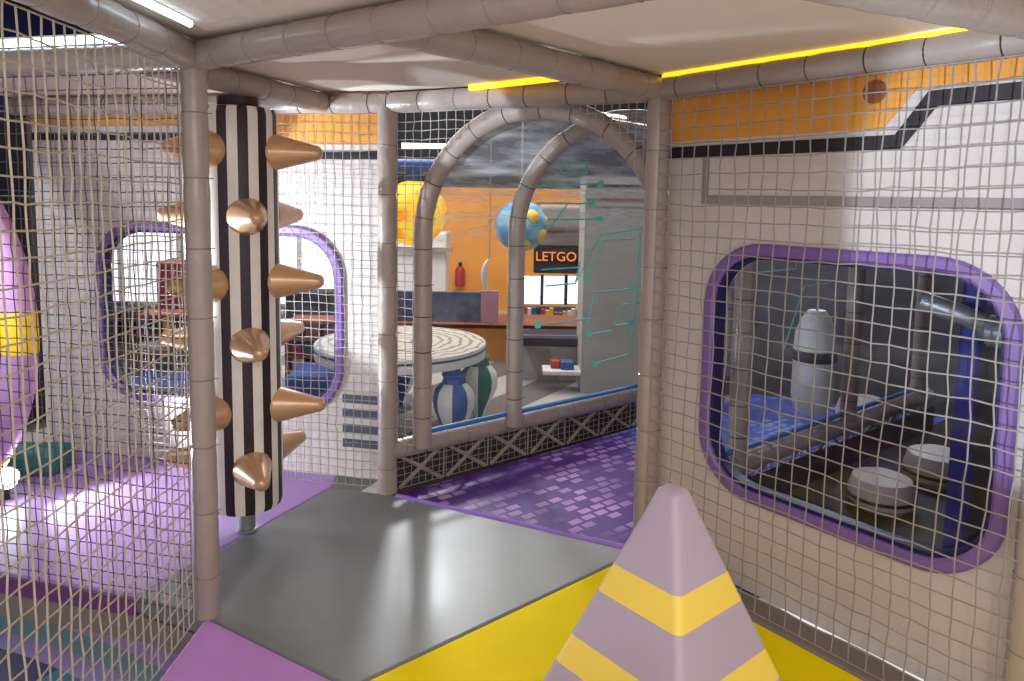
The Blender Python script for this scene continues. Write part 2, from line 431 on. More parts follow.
# ------------------------------------------------------------------ mats
def mat_obj(name, poly, m, label, z1=0.0, z0=-.07, edge=None, bevel=.012):
    b = MB().prism(poly, z0, z1); 
    o = b.build(name, m, smooth=True, bevel=bevel)
    return tag(o, label, 'mat', 'floor mats of the play frame')
q = lambda v: (v[0], v[1])
Lf = L + Vector((-.0, -.02, 0))
mat_obj('floor_mat', [q(G1), q(Lf), q(Mn), q(R + Vector((.02, .02, 0))), q(P + Vector((.03, -.03, 0))), q(G2)], M['grey_mat'], 'smooth grey vinyl floor mat in the middle with the light streaks')
edgeR = R + WN * .07
edgeW = W + WN * .07
mat_obj('floor_mat', [q(Mn), (-.2, .75), (1.9, .75), q(W + WD * .6 + WN * .07), q(edgeR + WD * .02), q(R + Vector((.0, .0, 0)))], M['yellow_mat'], 'bright yellow vinyl floor mat under the striped pyramid')
mat_obj('floor_mat', [q(Lf), (-1.02, .75), (-.2, .75), q(Mn)], M['lilac_mat'], 'lilac vinyl floor mat at the foot of the left post', z1=.004)
ng = M['grey_mat']
mat_obj('edge_mat', [q(edgeR), q(W + WD * .6 + WN * .07), q(W + WD * .6 + WN * -.07), q(R + WN * -.07)], M['taupe_step'], 'narrow taupe floor strip along the foot of the right netted wall')
pe = L + N2D * 2.9
mat_obj('floor_mat', [q(G1), q(G2), q(PL + PD * .28 + PN * -.12), q(PL + PD * 2.9 + PN * -.12), q(pe)], M['purple_mat'], 'glossy purple floor pad behind the left nets under the striped column')
ed = (pe - G1).normalized(); en = Vector((ed.y, -ed.x, 0))
if en.y > 0: en = -en
o = MB().prism([q(G1 + en * .001), q(pe + en * .001), q(pe + en * .013), q(G1 + en * .013)], -.068, -.006).build('pad_edging', M['plum'], smooth=False)
tag(o, 'plum edging strip along the front of the purple floor pad', 'edging')
inn_ = Vector((0, .05, 0))
o = MB().prism([q(Lf), q(G1), q(pe), q(pe + inn_), q(G1 + inn_), q(Lf + inn_)], -.165, -.072).build('step_riser', M['taupe_step'], smooth=False)
tag(o, 'taupe padded riser below the purple pad edge', 'riser')
o = MB().prism([(-4.2, .5), (-1.03, .5), (-1.03, 2.34), (-1.2, 2.42), (-4.2, 3.3)], -.22, -.165).build('lower_floor_mat', M['rings'], origin=(-2.6, -.35, -.165), smooth=False)
tag(o, 'lower floor mat printed with lavender and teal rings behind the left net', 'mat', 'floor mats of the play frame')
# lacing that ties the grey mat edge left of the post
t0 = P + AX * .02
TL0, TR0 = P + AX * -.02, R + AX * -.02
TLEN = 3.0
o = MB().prism([q(P + Vector((.035, -.035, 0))), q(R), q(R + AX * TLEN), q(P + AX * TLEN)], -.06, -.002).build('printed_mat', M['print'], smooth=True, bevel=.006)
tag(o, 'purple and blue printed tunnel mat with rows of small light rectangles', 'mat', 'floor mats of the play frame')

o = MB().tube([up(P + Vector((.05, -.045, 0)), .0), up(R + Vector((-.02, -.01, 0)), .0)], .011, 8).build('edge_piping', mat('violet_piping', srgb(150, 110, 200), .3)); tag(o, 'violet piping where the printed tunnel mat meets the grey mat', 'piping')
# ------------------------------------------------------------------ pyramid
BX = .385
def pyramid():
    root = empty('play_pyramid', (BX, 1.6, 0))
    tag(root, 'lavender and yellow striped padded pyramid standing on the yellow mat', 'pyramid')
    H = .810; K = .5195; ang = math.radians(39.6)
    def ring(z, rnd=.10):
        r = (H - z) * K                       # half diagonal
        s = r / math.sqrt(2); c = min(.02, s * .45); pts = []
        for cx, cy, a0 in ((1, 1, 0), (-1, 1, 90), (-1, -1, 180), (1, -1, 270)):
            for k in range(6):
                t = math.radians(a0 + 90 * k / 5)
                x = cx * (s - c) + c * math.cos(t); y = cy * (s - c) + c * math.sin(t)
                pts.append(Vector((BX + x * math.cos(ang) - y * math.sin(ang), 1.6 + x * math.sin(ang) + y * math.cos(ang), z)))
        return pts
    bands = [(0.0, .103, 'lavender'), (.103, .174, 'yellow'), (.174, .289, 'lavender'), (.289, .359, 'yellow'), (.359, .474, 'lavender'), (.474, .5425, 'yellow')]
    def skin(z0, z1, top=False, bot=False):
        b = MB(); zz = [z0 + (z1 - z0) * k / 4 for k in range(5)]
        rs = [ring(z) for z in zz]
        if top:
            last = ring(z1); cen = Vector((BX, 1.6, 0))
            for sc, dz in ((.88, .008), (.6, .013), (.25, .015)):
                rs.append([Vector((cen.x + (p.x - cen.x) * sc, cen.y + (p.y - cen.y) * sc, z1 + dz)) for p in last])
        n = len(rs[0]); vs = [p for r_ in rs for p in r_]; fs = []
        for i in range(len(rs) - 1):
            for k in range(n): fs.append((i * n + k, i * n + (k + 1) % n, (i + 1) * n + (k + 1) % n, (i + 1) * n + k))
        fs.append(tuple(range(n))[::-1]); fs.append(tuple((len(rs) - 1) * n + k for k in range(n)))
        b.add(vs, fs); return b
    for z0, z1, nme in bands:
        o = skin(z0, z1).build(nme + '_band', M['cone_lav'] if nme == 'lavender' else M['cone_yel'], root, auto=50)
    skin(.5425, .722, True).build('lavender_tip', M['cone_lav'], root, auto=50)
pyramid()

# ------------------------------------------------------------------ striped column with spikes
def column():
    c = Vector((-1.09, 2.85, 0))
    root = empty('spiked_column', c)
    tag(root, 'black and cream striped padded column with bronze spikes under the ceiling beam', 'column')
    n = 96; r = .147
    z0, z1 = .115, 1.735
    prof = [(r - .035, z0), (r - .008, z0 + .006), (r, z0 + .03), (r, .5), (r, 1.0), (r, 1.5), (r, z1 - .03), (r - .008, z1 - .006), (r - .035, z1)]
    HB = [at(243, y, 2.68).z for y in (217, 348, 474)]; HA = [at(243, y, 2.86).z for y in (152, 280, 403)]
    MB().lathe(prof, c, UZ, n, lambda k: ((k + 3) // 4) % 2).build('striped_body', [M['stripe_b'], M['stripe_w']], root)
    MB().lathe([(.075, 1.73), (.078, 1.735), (.078, 1.775), (.07, 1.78)], c, UZ, 28).build('top_cap', M['black_paint'], root)
    MB().lathe([(.045, .002), (.045, .012), (.034, .014), (.034, .13)], c, UZ, 24).build('steel_foot', M['steel'], root)
    for row in range(6):
        a = math.radians(-58.5 + 60 * row)
        d = Vector((math.cos(a), math.sin(a), 0))
        zs = HB if row % 2 == 0 else HA
        for z in zs:
            prof = [(.074, -.012), (.076, 0), (.071, .012), (.030, .168), (.026, .182), (.016, .192), (.002, .196)]
            MB().lathe(prof, c + d * (r - .012) + UZ * z, d, 28).build('spike', M['spike'], root, auto=60)
column()

# ------------------------------------------------------------------ nets
def net(name, fn, nu, nv, rad, m, label, seed=0, jit=.05, keep=None, sides=5, knot=1.6):
    rnd = random.Random(seed); nodes = {}
    for i in range(nu + 1):
        for j in range(nv + 1):
            e = 1 if 0 < i < nu else 0; g = 1 if 0 < j < nv else 0
            w = .16 * noise.noise(Vector((i * .23 + seed, j * .23, seed * 1.7)))
            u = i + (rnd.uniform(-jit, jit) + w) * e; v = j + (rnd.uniform(-jit, jit) + (.16) * noise.noise(Vector((i * .2, j * .2 + 9 + seed, 3.1)))) * g
            nodes[i, j] = Vector(fn(u / nu, v / nv, rnd.uniform(-1, 1) * .003 * e * g))
    ok = (lambda p: True) if keep is None else keep
    b = MB()
    def run(seq):
        cur = []
        for p in seq:
            if ok(p): cur.append(p)
            else:
                if len(cur) > 1: b.tube(cur, rad, sides)
                cur = []
        if len(cur) > 1: b.tube(cur, rad, sides)
    for i in range(nu + 1): run([nodes[i, j] for j in range(nv + 1)])
    for j in range(nv + 1): run([nodes[i, j] for i in range(nu + 1)])
    if knot:
        k = rad * knot
        for p in nodes.values():
            if ok(p):
                b.add([p + UX * k, p - UX * k, p + UY * k, p - UY * k, p + UZ * k, p - UZ * k],
                      [(0, 2, 4), (2, 1, 4), (1, 3, 4), (3, 0, 4), (2, 0, 5), (1, 2, 5), (3, 1, 5), (0, 3, 5)])
    o = b.build(name, m, auto=70)
    return tag(o, label, 'net', 'safety nets of the play frame')
def plane_fn(a, b, z0, z1):
    a = Vector(a); b = Vector(b); nn = (b - a).cross(UZ).normalized()
    return lambda u, v, w: up(a + (b - a) * u, z0 + (z1 - z0) * v) + nn * w
net('safety_net', plane_fn(R + WD * .04 + WN * .035, W + WN * .035, .005, ZB - .046), 23, 32, .0024, M['rope_grey'], 'grey knotted safety net stretched before the right spaceship wall', 1)
net('safety_net', plane_fn(L + Vector((-.03, -.04, 0)), Vector((-1.01, 1.05, 0)), .0, ZB - .046), 29, 31, .0024, M['rope_cream'], 'cream knotted safety net slanting along the left side before everything', 2)
net('safety_net', plane_fn(L + N2D * .06, L + N2D * 1.5, .0, ZB - .046), 32, 38, .0019, M['rope_dark'], 'darker knotted safety net above the front edge of the purple pad', 3)
net('safety_net', plane_fn(P + Vector((-.05, .04, 0)), PL + PD * 1.8 + PN * .02, .005, ZB - .046), 42, 42, .0019, M['rope_white'], 'pale knotted safety net before the left spaceship wall, behind the striped column', 4)

# ------------------------------------------------------------------ clear tunnel
AD = Vector((1.03, -.49, 0)).normalized()       # across the tunnel, along an arch
AF1 = Vector((-.415, 3.30, 0)); HW = .565; ZS = 1.22; RISE = .56
def arch_pt(s, t, off=0.0):                     # s along tunnel, t 0..1 around the section
    base = AF1 + AX * s
    l1 = ZS - .21; arc = PI * (HW + RISE) / 2; tot = 2 * l1 + arc; q_ = t * tot
    if q_ < l1: x, z = -HW - off, .21 + q_
    elif q_ < l1 + arc:
        a = PI - PI * (q_ - l1) / arc; x, z = (HW + off) * math.cos(a), ZS + (RISE + off) * math.sin(a)
    else: x, z = HW + off, ZS - (q_ - l1 - arc)
    return up(base + AD * (x + HW), z)
S_ARCH = [0, .555, 1.58, 2.45]
lab = ['front taupe padded arch of the clear tunnel, standing nearest the grey mat', 'second taupe padded arch of the clear tunnel, inside the front arch',
       'third padded tunnel arch, seen through the right wall window', 'deepest padded tunnel arch, seen through the right wall window']
for i, s in enumerate(S_ARCH):
    foam('tunnel_arch', [arch_pt(s, k / 90) for k in range(91)], lab[i], 'arch', 'arches of the clear tunnel', r=.044, seg=.16, tie='tie', phase=.1)
for i in range(3):
    s0, s1 = S_ARCH[i] + .03, S_ARCH[i + 1] - .03
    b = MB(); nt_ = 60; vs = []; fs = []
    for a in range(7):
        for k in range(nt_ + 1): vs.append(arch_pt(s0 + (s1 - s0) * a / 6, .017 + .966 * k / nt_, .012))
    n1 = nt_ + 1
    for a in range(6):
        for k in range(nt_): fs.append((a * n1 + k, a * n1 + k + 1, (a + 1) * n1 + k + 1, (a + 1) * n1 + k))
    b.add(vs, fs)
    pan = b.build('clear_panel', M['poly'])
    tag(pan, ['curved clear panel between the front and second tunnel arches', 'curved clear panel with teal line stickers beyond the second tunnel arch', 'curved clear panel at the deep end of the tunnel'][i], 'panel', 'clear curved panels of the tunnel')
    for tt in (.017, .983):
        MB().tube([arch_pt(s0, tt, .012), arch_pt(s1, tt, .012)], .013, 10).build('blue_edge_trim', M['blue_trim'], pan)
    if i == 1: STK = pan
    if i == 0: STK0 = pan
# guard rails with skirts
for side, base, lb in ((-1, P, 'taupe padded guard rail along the left foot of the clear tunnel'), (1, AF1 + AD * 2 * HW, 'taupe padded guard rail along the right foot of the clear tunnel')):
    a = up(base, .20); e = up(base + AX * 2.6, .20)
    foam('guard_rail', [a, e], lb, 'rail', 'guard rails of the tunnel', r=.048, seg=.12, phase=.3)
    fn = plane_fn(base + AX * .05, base + AX * 2.6, .0, .165)
    net('skirt_net', fn, 64, 5, .0016, M['rope_white'], 'low net between floor and %s guard rail' % ('left tunnel' if side < 0 else 'right tunnel'), 11 + side)
    lac = MB(); n = 9
    off = Vector((AX.y, -AX.x, 0)) * (.008 if side < 0 else -.008)
    for k in range(n):
        s0 = .06 + k * .272; s1 = s0 + .235
        for (p0, p1) in ((.0, .16), (.16, .0)):
            A = up(base + AX * s0, p0 + .005) + off; B = up(base + AX * s1, p1 + .005) + off
            lac.tube([A, A.lerp(B, .5) + off * random.uniform(-.3, .5), B], .010, 6)
        lac.tube([up(base + AX * (s1 + .014), .0) + off, up(base + AX * (s1 + .018), .165) + off], .0045, 5)
    o = lac.build('rope_lacing', M['lacing']); tag(o, 'criss-cross rope lacing under the %s guard rail' % ('left tunnel' if side < 0 else 'right tunnel'), 'lacing', 'lacing under the rails')
    outw = Vector((-AX.y, AX.x, 0)) * (.05 if side < 0 else -.05)
    o = MB().box(up(base + AX * 1.3, .045) + outw, AX, Vector((-AX.y, AX.x, 0)), UZ, 2.56, .012, .20).build('backing_board', M['dark_backing'])  # dark board added to hide the lit hall floor, standing in for shade
    tag(o, 'added dark backing behind the %s rail lacing' % ('left' if side < 0 else 'right'), 'board')

# net in the plane of post and arch, left open inside the arch
pa, pb = P + Vector((.05, -.02, 0)), R + Vector((-.05, .02, 0))
def in_arch(p):
    rel = p - pa; x = rel.dot(AD) ; 
    c = (AF1 + AD * HW - pa).dot(AD)
    hw = HW - .02
    dx = x - c
    if p.z < ZS: return abs(dx) < hw and p.z > -1
    return (dx / hw) ** 2 + ((p.z - ZS) / (RISE - .02)) ** 2 < 1
pm = pa + AD * (AF1 + AD * HW - pa).dot(AD)
for k_, (ea, eb, l_) in enumerate(((pa, pm, 'pale safety net in the corner left of the front tunnel arch'), (pm, pb, 'pale safety net in the corner right of the front tunnel arch'))):
    net('safety_net', plane_fn(ea, eb, .25 if k_ == 0 else 1.3, ZB - .046), 15, 38 if k_ == 0 else 13, .0019, M['rope_white'], l_, 5 + k_, keep=lambda p: not in_arch(p))

# teal line stickers on the clear panels
def on_barrel(x, y, s0=.58, s1=1.56, t0=.02):
    r = ray(x, y); best = None
    for i in range(0, 60):
        s = s0 + (s1 - s0) * i / 59
        for k in range(0, 60):
            t = t0 + .46 * k / 59
            p = arch_pt(s, t, .008); d = p - Vector((0, 0, EYE))
            e = (d - r * (d.dot(r) / r.length_squared)).length
            if best is None or e < best[0]: best = (e, s, t)
    _, s, t = best
    return arch_pt(s, t, .004)
def sticker(pts, par, m, w=.006, dots=(), t0=.02):
    path = [on_barrel(*p, t0=t0) for p in pts]
    b = MB()
    for k in range(len(path) - 1): b.tube([path[k], path[k + 1]], w, 4)
    o = b.build('line_sticker', m, par, smooth=False)
    for d in dots:
        c = on_barrel(*d); n = (Vector((0, 0, EYE)) - c).normalized()
        MB().lathe([(.02, -.002), (.02, .002)], c, n, 14).build('dot_sticker', m, par)
for pts, dots in [
    ([(536, 205), (592, 203)], [(592, 203)]), ([(548, 217), (598, 217)], [(598, 217)]), ([(538, 186), (598, 184)], [(600, 184)]),
    ([(560, 174), (560, 164), (586, 164), (586, 174), (560, 174)], []),
    ([(532, 224), (552, 224), (566, 205)], []), ([(574, 282), (600, 234), (640, 228)], []), ([(585, 276), (604, 242), (634, 241)], [(586, 279)]),
    ([(640, 232), (636, 285), (630, 345)], []), ([(594, 291), (632, 287)], [(632, 287)]), ([(594, 291), (586, 330)], []),
    ([(613, 326), (622, 302), (638, 301)], []), ([(613, 326), (628, 322)], [(628, 322)]), ([(588, 334), (612, 332)], [(588, 334)]), ([(594, 362), (640, 350)], [(594, 362)]),
    ([(538, 326), (586, 320)], [(538, 326)]), ([(541, 269), (580, 266)], []), ([(545, 284), (575, 282), (580, 262)], [])]:
    sticker(pts, STK, M['teal'], .004, dots)
for pts in ([(752, 258), (756, 270), (796, 268), (798, 258)], [(806, 284), (830, 284)], [(804, 284), (784, 348)]):
    sticker(pts, STK, M['teal'], .004, (), .52)

# ------------------------------------------------------------------ spaceship walls
def rrect(hw, hh, rad, ang):
    d = Vector((math.cos(ang), math.sin(ang)))
    def sdf(p):
        x = abs(p.x) - hw + rad; y = abs(p.y) - hh + rad
        return math.hypot(max(x, 0), max(y, 0)) + min(max(x, y), 0) - rad
    lo, hi = 0, 3
    for _ in range(40):
        mid = (lo + hi) / 2
        if sdf(d * mid) < 0: lo = mid
        else: hi = mid
    return d * lo
def frame(org, ud, nd):
    return lambda u, v, w: Vector(org) + ud * u + UZ * v + nd * w
def ship_wall(name, wname, fr, W0, W1, H, cu, cv, hw, hh, rad, stripe, extra, glass_label):
    angs = sorted(set([2 * PI * k / 96 for k in range(96)] + [math.atan2(y - cv, x - cu) % (2 * PI) for x in (W0, W1) for y in (0, H)]))
    inn = [rrect(hw, hh, rad, a) + Vector((cu, cv)) for a in angs]
    out = []
    for a in angs:
        d = Vector((math.cos(a), math.sin(a))); ts = []
        if d.x > 1e-6: ts.append((W1 - cu) / d.x)
        if d.x < -1e-6: ts.append((W0 - cu) / d.x)
        if d.y > 1e-6: ts.append((H - cv) / d.y)
        if d.y < -1e-6: ts.append((0 - cv) / d.y)
        out.append(Vector((cu, cv)) + d * min(ts))
    n = len(angs); T = .04
    vs = [fr(p.x, p.y, 0) for p in inn] + [fr(p.x, p.y, 0) for p in out] + [fr(p.x, p.y, -T) for p in inn] + [fr(p.x, p.y, -T) for p in out]
    fs = []
    for i in range(n):
        j = (i + 1) % n
        fs += [(i, j, n + j, n + i), (2 * n + i, 3 * n + i, 3 * n + j, 2 * n + j), (i, 2 * n + i, 2 * n + j, j), (n + i, n + j, 3 * n + j, 3 * n + i)]
    b = MB(); b.add(vs, fs)
    wall = struct(b.build(name, M['white_panel'], smooth=False))
    for nm, m, poly, w in stripe:
        MB().fprism(fr, poly, .0005, w).build(nm, m, wall, smooth=False)
    # window
    win = struct(empty(wname, fr(cu, cv - hh, 0)))
    def ringmesh(o0, o1, w0, w1):
        A = [rrect(hw + o0, hh + o0, rad + o0, a) + Vector((cu, cv)) for a in angs]; B = [rrect(hw + o1, hh + o1, rad + o1, a) + Vector((cu, cv)) for a in angs]
        m = [A[k].lerp(B[k], .5) for k in range(n)]
        prof = []
        rows = [[fr(p.x, p.y, w0) for p in A], [fr(p.x, p.y, w1 * .7) for p in A], [fr(A[k].lerp(B[k], .2).x, A[k].lerp(B[k], .2).y, w1) for k in range(n)], [fr(A[k].lerp(B[k], .8).x, A[k].lerp(B[k], .8).y, w1) for k in range(n)], [fr(p.x, p.y, w1 * .7) for p in B], [fr(p.x, p.y, w0) for p in B]]
        bb = MB(); v = [p for r_ in rows for p in r_]; f = []
        for a in range(len(rows)):
            c = (a + 1) % len(rows)
            for i in range(n): f.append((a * n + i, a * n + (i + 1) % n, c * n + (i + 1) % n, c * n + i))
        bb.add(v, f); return bb
    ringmesh(-.004, .038, -.01, .02).build('window_frame', M['purple_frame'], win, auto=30)
    ringmesh(-.016, -.002, -.045, .002).build('window_gasket', M['gasket'], win, auto=30)
    g = MB(); g.add([fr(p.x, p.y, -.03) for p in [rrect(hw - .02, hh - .02, rad, a) + Vector((cu, cv)) for a in angs]], [tuple(range(n))])
    g.build('window_pane', M['pane'], win, smooth=False)
    return wall, win
OFFP = .075                                     # walls stand behind the nets
# right wall: u runs from the post R toward the camera
frR = frame(R - WN * OFFP, WD, WN)
stR = [('orange_band', M['orange'], [(.0, 1.625), (.80, 1.625), (.89, 1.735), (1.75, 1.735), (1.75, 1.862), (.0, 1.862)], .003),
       ('black_stripe', M['black_paint'], [(.0, 1.562), (.855, 1.562), (.945, 1.678), (1.75, 1.678), (1.75, 1.722), (.92, 1.722), (.835, 1.604), (.0, 1.604)], .004),
       ('grey_line', M['grey_paint'], [(.155, 1.39), (1.75, 1.39), (1.75, 1.422), (.185, 1.422), (.185, 1.56), (.155, 1.56)], .003)]
wr, winr = ship_wall('wall_right', 'window_1', frR, .0, 1.75, 1.862, .70, .795, .465, .424, .19, stR, None, '')
MB().lathe([(.035, .0005), (.035, .006)], frR(.768, 1.735, 0), WN, 24).build('brown_disc', M['brown_dot'], wr)
# left wall: u runs from post P to the left
frL = frame(PL - PN * .11, PD, PN)
stL = [('orange_band', M['orange'], [(-.02, 1.64), (.80, 1.64), (.89, 1.73), (1.98, 1.73), (1.98, 1.862), (-.02, 1.862)], .003),
       ('black_stripe', M['black_paint'], [(-.02, 1.57), (.82, 1.57), (.91, 1.66), (1.98, 1.66), (1.98, 1.70), (.89, 1.70), (.80, 1.61), (-.02, 1.61)], .004)]
for k in range(4):
    z = .155 + k * .075
    stL.append(('vent_slot', M['slot'], [(.05, z), (.245, z), (.245, z + .042), (.05, z + .042)], .003))
wl, winl = ship_wall('wall_left', 'window_2', frL, -.02, 1.98, 1.862, .93, .778, .66, .43, .22, stL, None, '')

# ------------------------------------------------------------------ ceiling boards and light strips
ZC = 1.868
def board(name, poly): return struct(MB().prism(poly, ZC, ZC + .02).build(name, M['board'], smooth=False))
Pc = P + AD * .0
board('ceiling', [q(G1 + Vector((0, 0, 0))), q(L), q(Mt), q(R), q(P), q(G2)])
board('ceiling.001', [q(Mt), (.0, .75), (1.9, .75), q(W + WD * .6 - WN * .1), q(R - WN * .1), q(R)])
board('ceiling.002', [q(L), (-1.0, .75), (.0, .75), q(Mt)])
board('ceiling.003', [q(L + N2D * 0), q(G1), q(G2), q(P), q(PL - PN * .12), q(PL + PD * 2.0 - PN * .12), q(L + N2D * 1.75)])
def strip(a, b, r, m, label, sag=0):
    pts = [Vector(a).lerp(Vector(b), k / 12) + UZ * (-sag * math.sin(PI * k / 12)) for k in range(13)]
    root = empty('light_strip', Vector(a)); tag(root, label, 'light', 'light strips of the play frame')
    MB().tube(pts, r, 8).build('glowing_tube', m, root)
    d = (Vector(b) - Vector(a)).normalized(); sd = d.cross(UZ).normalized()
    MB().box((Vector(a) + Vector(b)) / 2 + UZ * (r + .002), d, sd, UZ, (Vector(b) - Vector(a)).length, r * 2, .006).build('mounting_rail', M['white'], root)
strip(onz(470, 88, 1.856), onz(560, 78, 1.856), .012, M['led_y'], 'yellow glowing light strip on the ceiling before the clear arch')
strip(R + WD * .03 + WN * .015 + UZ * 1.856, R + WD * 1.16 + WN * .015 + UZ * 1.852, .013, M['led_y'], 'long yellow glowing light strip on the ceiling along the right wall')
strip(up(L + N2D * .1, 1.88), up(L + N2D * 1.6, 1.88), .012, M['led_w'], 'cool white glowing light strip above the left net, against the dark hall')
strip(onz(190, 24, 1.856), onz(128, -6, 1.856), .009, M['led_w'], 'short pale blue light strip on the ceiling in the top left corner')

# ------------------------------------------------------------------ left side: hoop, floodlight
def hoop():
    e = at(20, 332, 3.0); Rm = .92; r = .068
    dx = Vector((.96, -.28, 0)).normalized(); c = e - dx * Rm
    root = empty('foam_hoop', (c.x, c.y, 0)); tag(root, 'tall purple padded hoop with yellow bands at the left edge', 'hoop')
    pt = lambda a: c + dx * (math.cos(a) * Rm) + UZ * (math.sin(a) * Rm)
    lo = math.asin(-(c.z - .01) / Rm)
    MB().tube([pt(lo + (PI - 2 * lo) * k / 80) for k in range(81)], r, 16).build('padded_ring', mat('hoop_lilac', srgb(184, 140, 180), .6, spec=.1), root)
    for a0 in (0, -42, 42, 90, 138, 180, 222):
        MB().tube([pt(math.radians(a0 - 5.5 + 11 * k / 8)) for k in range(9)], r * 1.03, 16).build('yellow_band', M['yellow'], root)
hoop()
fb_ = at(32, 470, 3.35)
o = MB().abox(fb_.x - .22, fb_.x + .1, 3.35, 3.55, 0, .12).build('foam_block', M['green'], smooth=True, bevel=.03); tag(o, 'dark teal foam block on the purple pad behind the floodlight', 'block')
fp = onz(6, 478, .10)
root = empty('floodlight', (fp.x, fp.y, .0)); tag(root, 'bright cool floodlight on the purple pad at the left edge', 'light')
aim = (Vector((-.8, 1.9, .5)) - fp).normalized()
MB().lathe([(.03, -.09), (.05, -.06), (.055, 0), (.055, .01)], fp, aim, 24).build('housing', M['dark'], root)
MB().lathe([(.048, .011), (.048, .014), (.03, .018)], fp, aim, 24).build('lens', mat('lamp_lens', (1, 1, 1), .3, emit=(.8, .93, 1), es=40), root)
MB().tube([fp + Vector((0, 0, -.05)), up(fp, .0)], .012, 8).build('bracket', M['dark'], root)

# ------------------------------------------------------------------ hall around the frame
FZ = -.35
struct(MB().abox(-9, 9, 3.0, 13, FZ - .05, FZ).build('floor', M['hall_floor'], smooth=False, origin=(0, 6, FZ)))
struct(MB().abox(-9, 9, -1, 13, 3.6, 3.7).build('ceiling.004', M['hall_ceil'], smooth=False))
struct(MB().abox(-2.2, 3.2, 11.0, 11.1, FZ, 1.55).build('wall_back', M['hall_wall'], smooth=False))
struct(MB().abox(-2.2, 3.2, 11.0, 11.1, 1.55, 3.6).build('wall_back.003', M['hall_ceil'], smooth=False))
struct(MB().abox(-9, -2.2, 11.0, 11.1, FZ, 3.6).build('wall_back.001', M['hall_grey'], smooth=False))
struct(MB().abox(3.2, 9, 11.0, 11.1, FZ, 3.6).build('wall_back.002', M['hall_dark'], smooth=False))
struct(MB().abox(-6.1, -6.0, -1, 11, FZ, 3.6).build('wall_side', M['hall_navy'], smooth=False))
struct(MB().abox(7.0, 7.1, -1, 11, FZ, 3.6).build('wall_side.001', M['hall_dark'], smooth=False))

def pbox(x0, y0, x1, y1, d, depth, z0=None):      # a box whose front fills a photograph rectangle at distance d
    a = at(x0, y0, d); b = at(x1, y1, d)
    zb = min(a.z, b.z) if z0 is None else z0
    return MB().abox(a.x, b.x, d, d + depth, zb, max(a.z, b.z))

# round play table on balloon legs
def table():
    c = Vector((-.83, 5.3, FZ)); zt = .31; r = .64
    root = empty('round_table', c); tag(root, 'round white swirl-topped play table on hot-air-balloon legs beyond the tunnel', 'table')
    MB().lathe([(.02, zt), (r - .01, zt), (r, zt - .006), (r, zt - .03)], c * 0 + Vector((c.x, c.y, 0)), UZ, 56).build('tabletop', M['swirl'], root, auto=30)
    MB().lathe([(r - .002, zt - .105), (r, zt - .10), (r, zt - .045), (r - .002, zt - .04)], (c.x, c.y, 0), UZ, 56).build('rim', M['white'], root, auto=30)
    MB().lathe([(r - .004, zt - .046), (r + .004, zt - .044), (r + .004, zt - .03), (r - .004, zt - .028)], (c.x, c.y, 0), UZ, 56).build('blue_rim_line', M['bluegrey'], root, auto=30)
    spots = [at(454, 380, 4.95), at(479, 365, 5.5), at(360, 380, 4.95), at(400, 370, 5.85)]
    for k, s in enumerate(spots):
        ms = [M['blue'], M['white']] if k in (0, 3) else [M['green'], M['white']]
        prof = [(.03, -.33), (.045, -.32), (.04, -.26), (.07, -.19), (.115, -.11), (.145, -.03), (.15, .04), (.135, .10), (.10, .14), (.07, .16)]
        lg = MB().lathe([(a_, z_ - .06) for a_, z_ in prof], (s.x, s.y, 0), UZ, 32, lambda q_: (q_ // 4) % 2).build('balloon_leg', ms, root)
        MB().lathe([(.075, .08), (.085, .09), (.075, .125), (.09, .15), (.08, .16), (.05, .165), (.045, .20)], (s.x, s.y, 0), UZ, 24).build('collar', M['blue'] if k in (0, 3) else M['green'], lg)
table()
# lantern on a blue bracket
gc = at(414, 213, 6.8)
root = empty('globe_lantern', (gc.x, gc.y, gc.z)); tag(root, 'glowing orange globe lantern hanging from a blue bracket behind the arch', 'lantern')
rg = .31
MB().lathe([(rg * math.sin(PI * k / 20) + .001, -rg * math.cos(PI * k / 20)) for k in range(21)], gc, UZ, 36).build('globe', M['globe_o'], root)
MB().tube([gc + UZ * (rg - .02), gc + UZ * (rg + .10)], .07, 16).build('neck', M['blue'], root)
MB().tube([gc + Vector((-.5, 0, rg + .13)), gc + Vector((.3, 0, rg + .13))], .07, 12).build('arm', M['blue'], root)
MB().tube([gc + Vector((-.3, 0, rg + .13)), up(gc + Vector((-.3, 0, 0)), 3.6)], .015, 8).build('hanger', M['dark'], root)
# second globe, pale blue with yellow clouds
gc = at(521, 226, 8.0)
root = empty('sky_globe', gc); tag(root, 'pale blue globe with yellow cloud shapes behind the second arch', 'globe')
rg = .29
MB().lathe([(rg * math.sin(PI * k / 20) + .001, -rg * math.cos(PI * k / 20)) for k in range(21)], gc, UZ, 36).build('sphere', M['globe_b'], root)
for ang, zz in ((-30, -.1), (20, .05), (70, -.18), (-80, -.2), (-115, -.24), (-60, .12)):
    a = math.radians(ang); k = math.sqrt(max(.01, rg * rg - zz * zz))
    p = gc + Vector((math.cos(a) * k, math.sin(a) * k, zz))
    MB().lathe([(.001, -.05), (.05, -.04), (.08, 0), (.05, .03), (.001, .04)], p, (p - gc), 16).build('cloud', M['yellow'], root)
MB().tube([gc + UZ * rg, up(gc, 3.6)], .01, 6).build('hanging_wire', M['steel'], root)
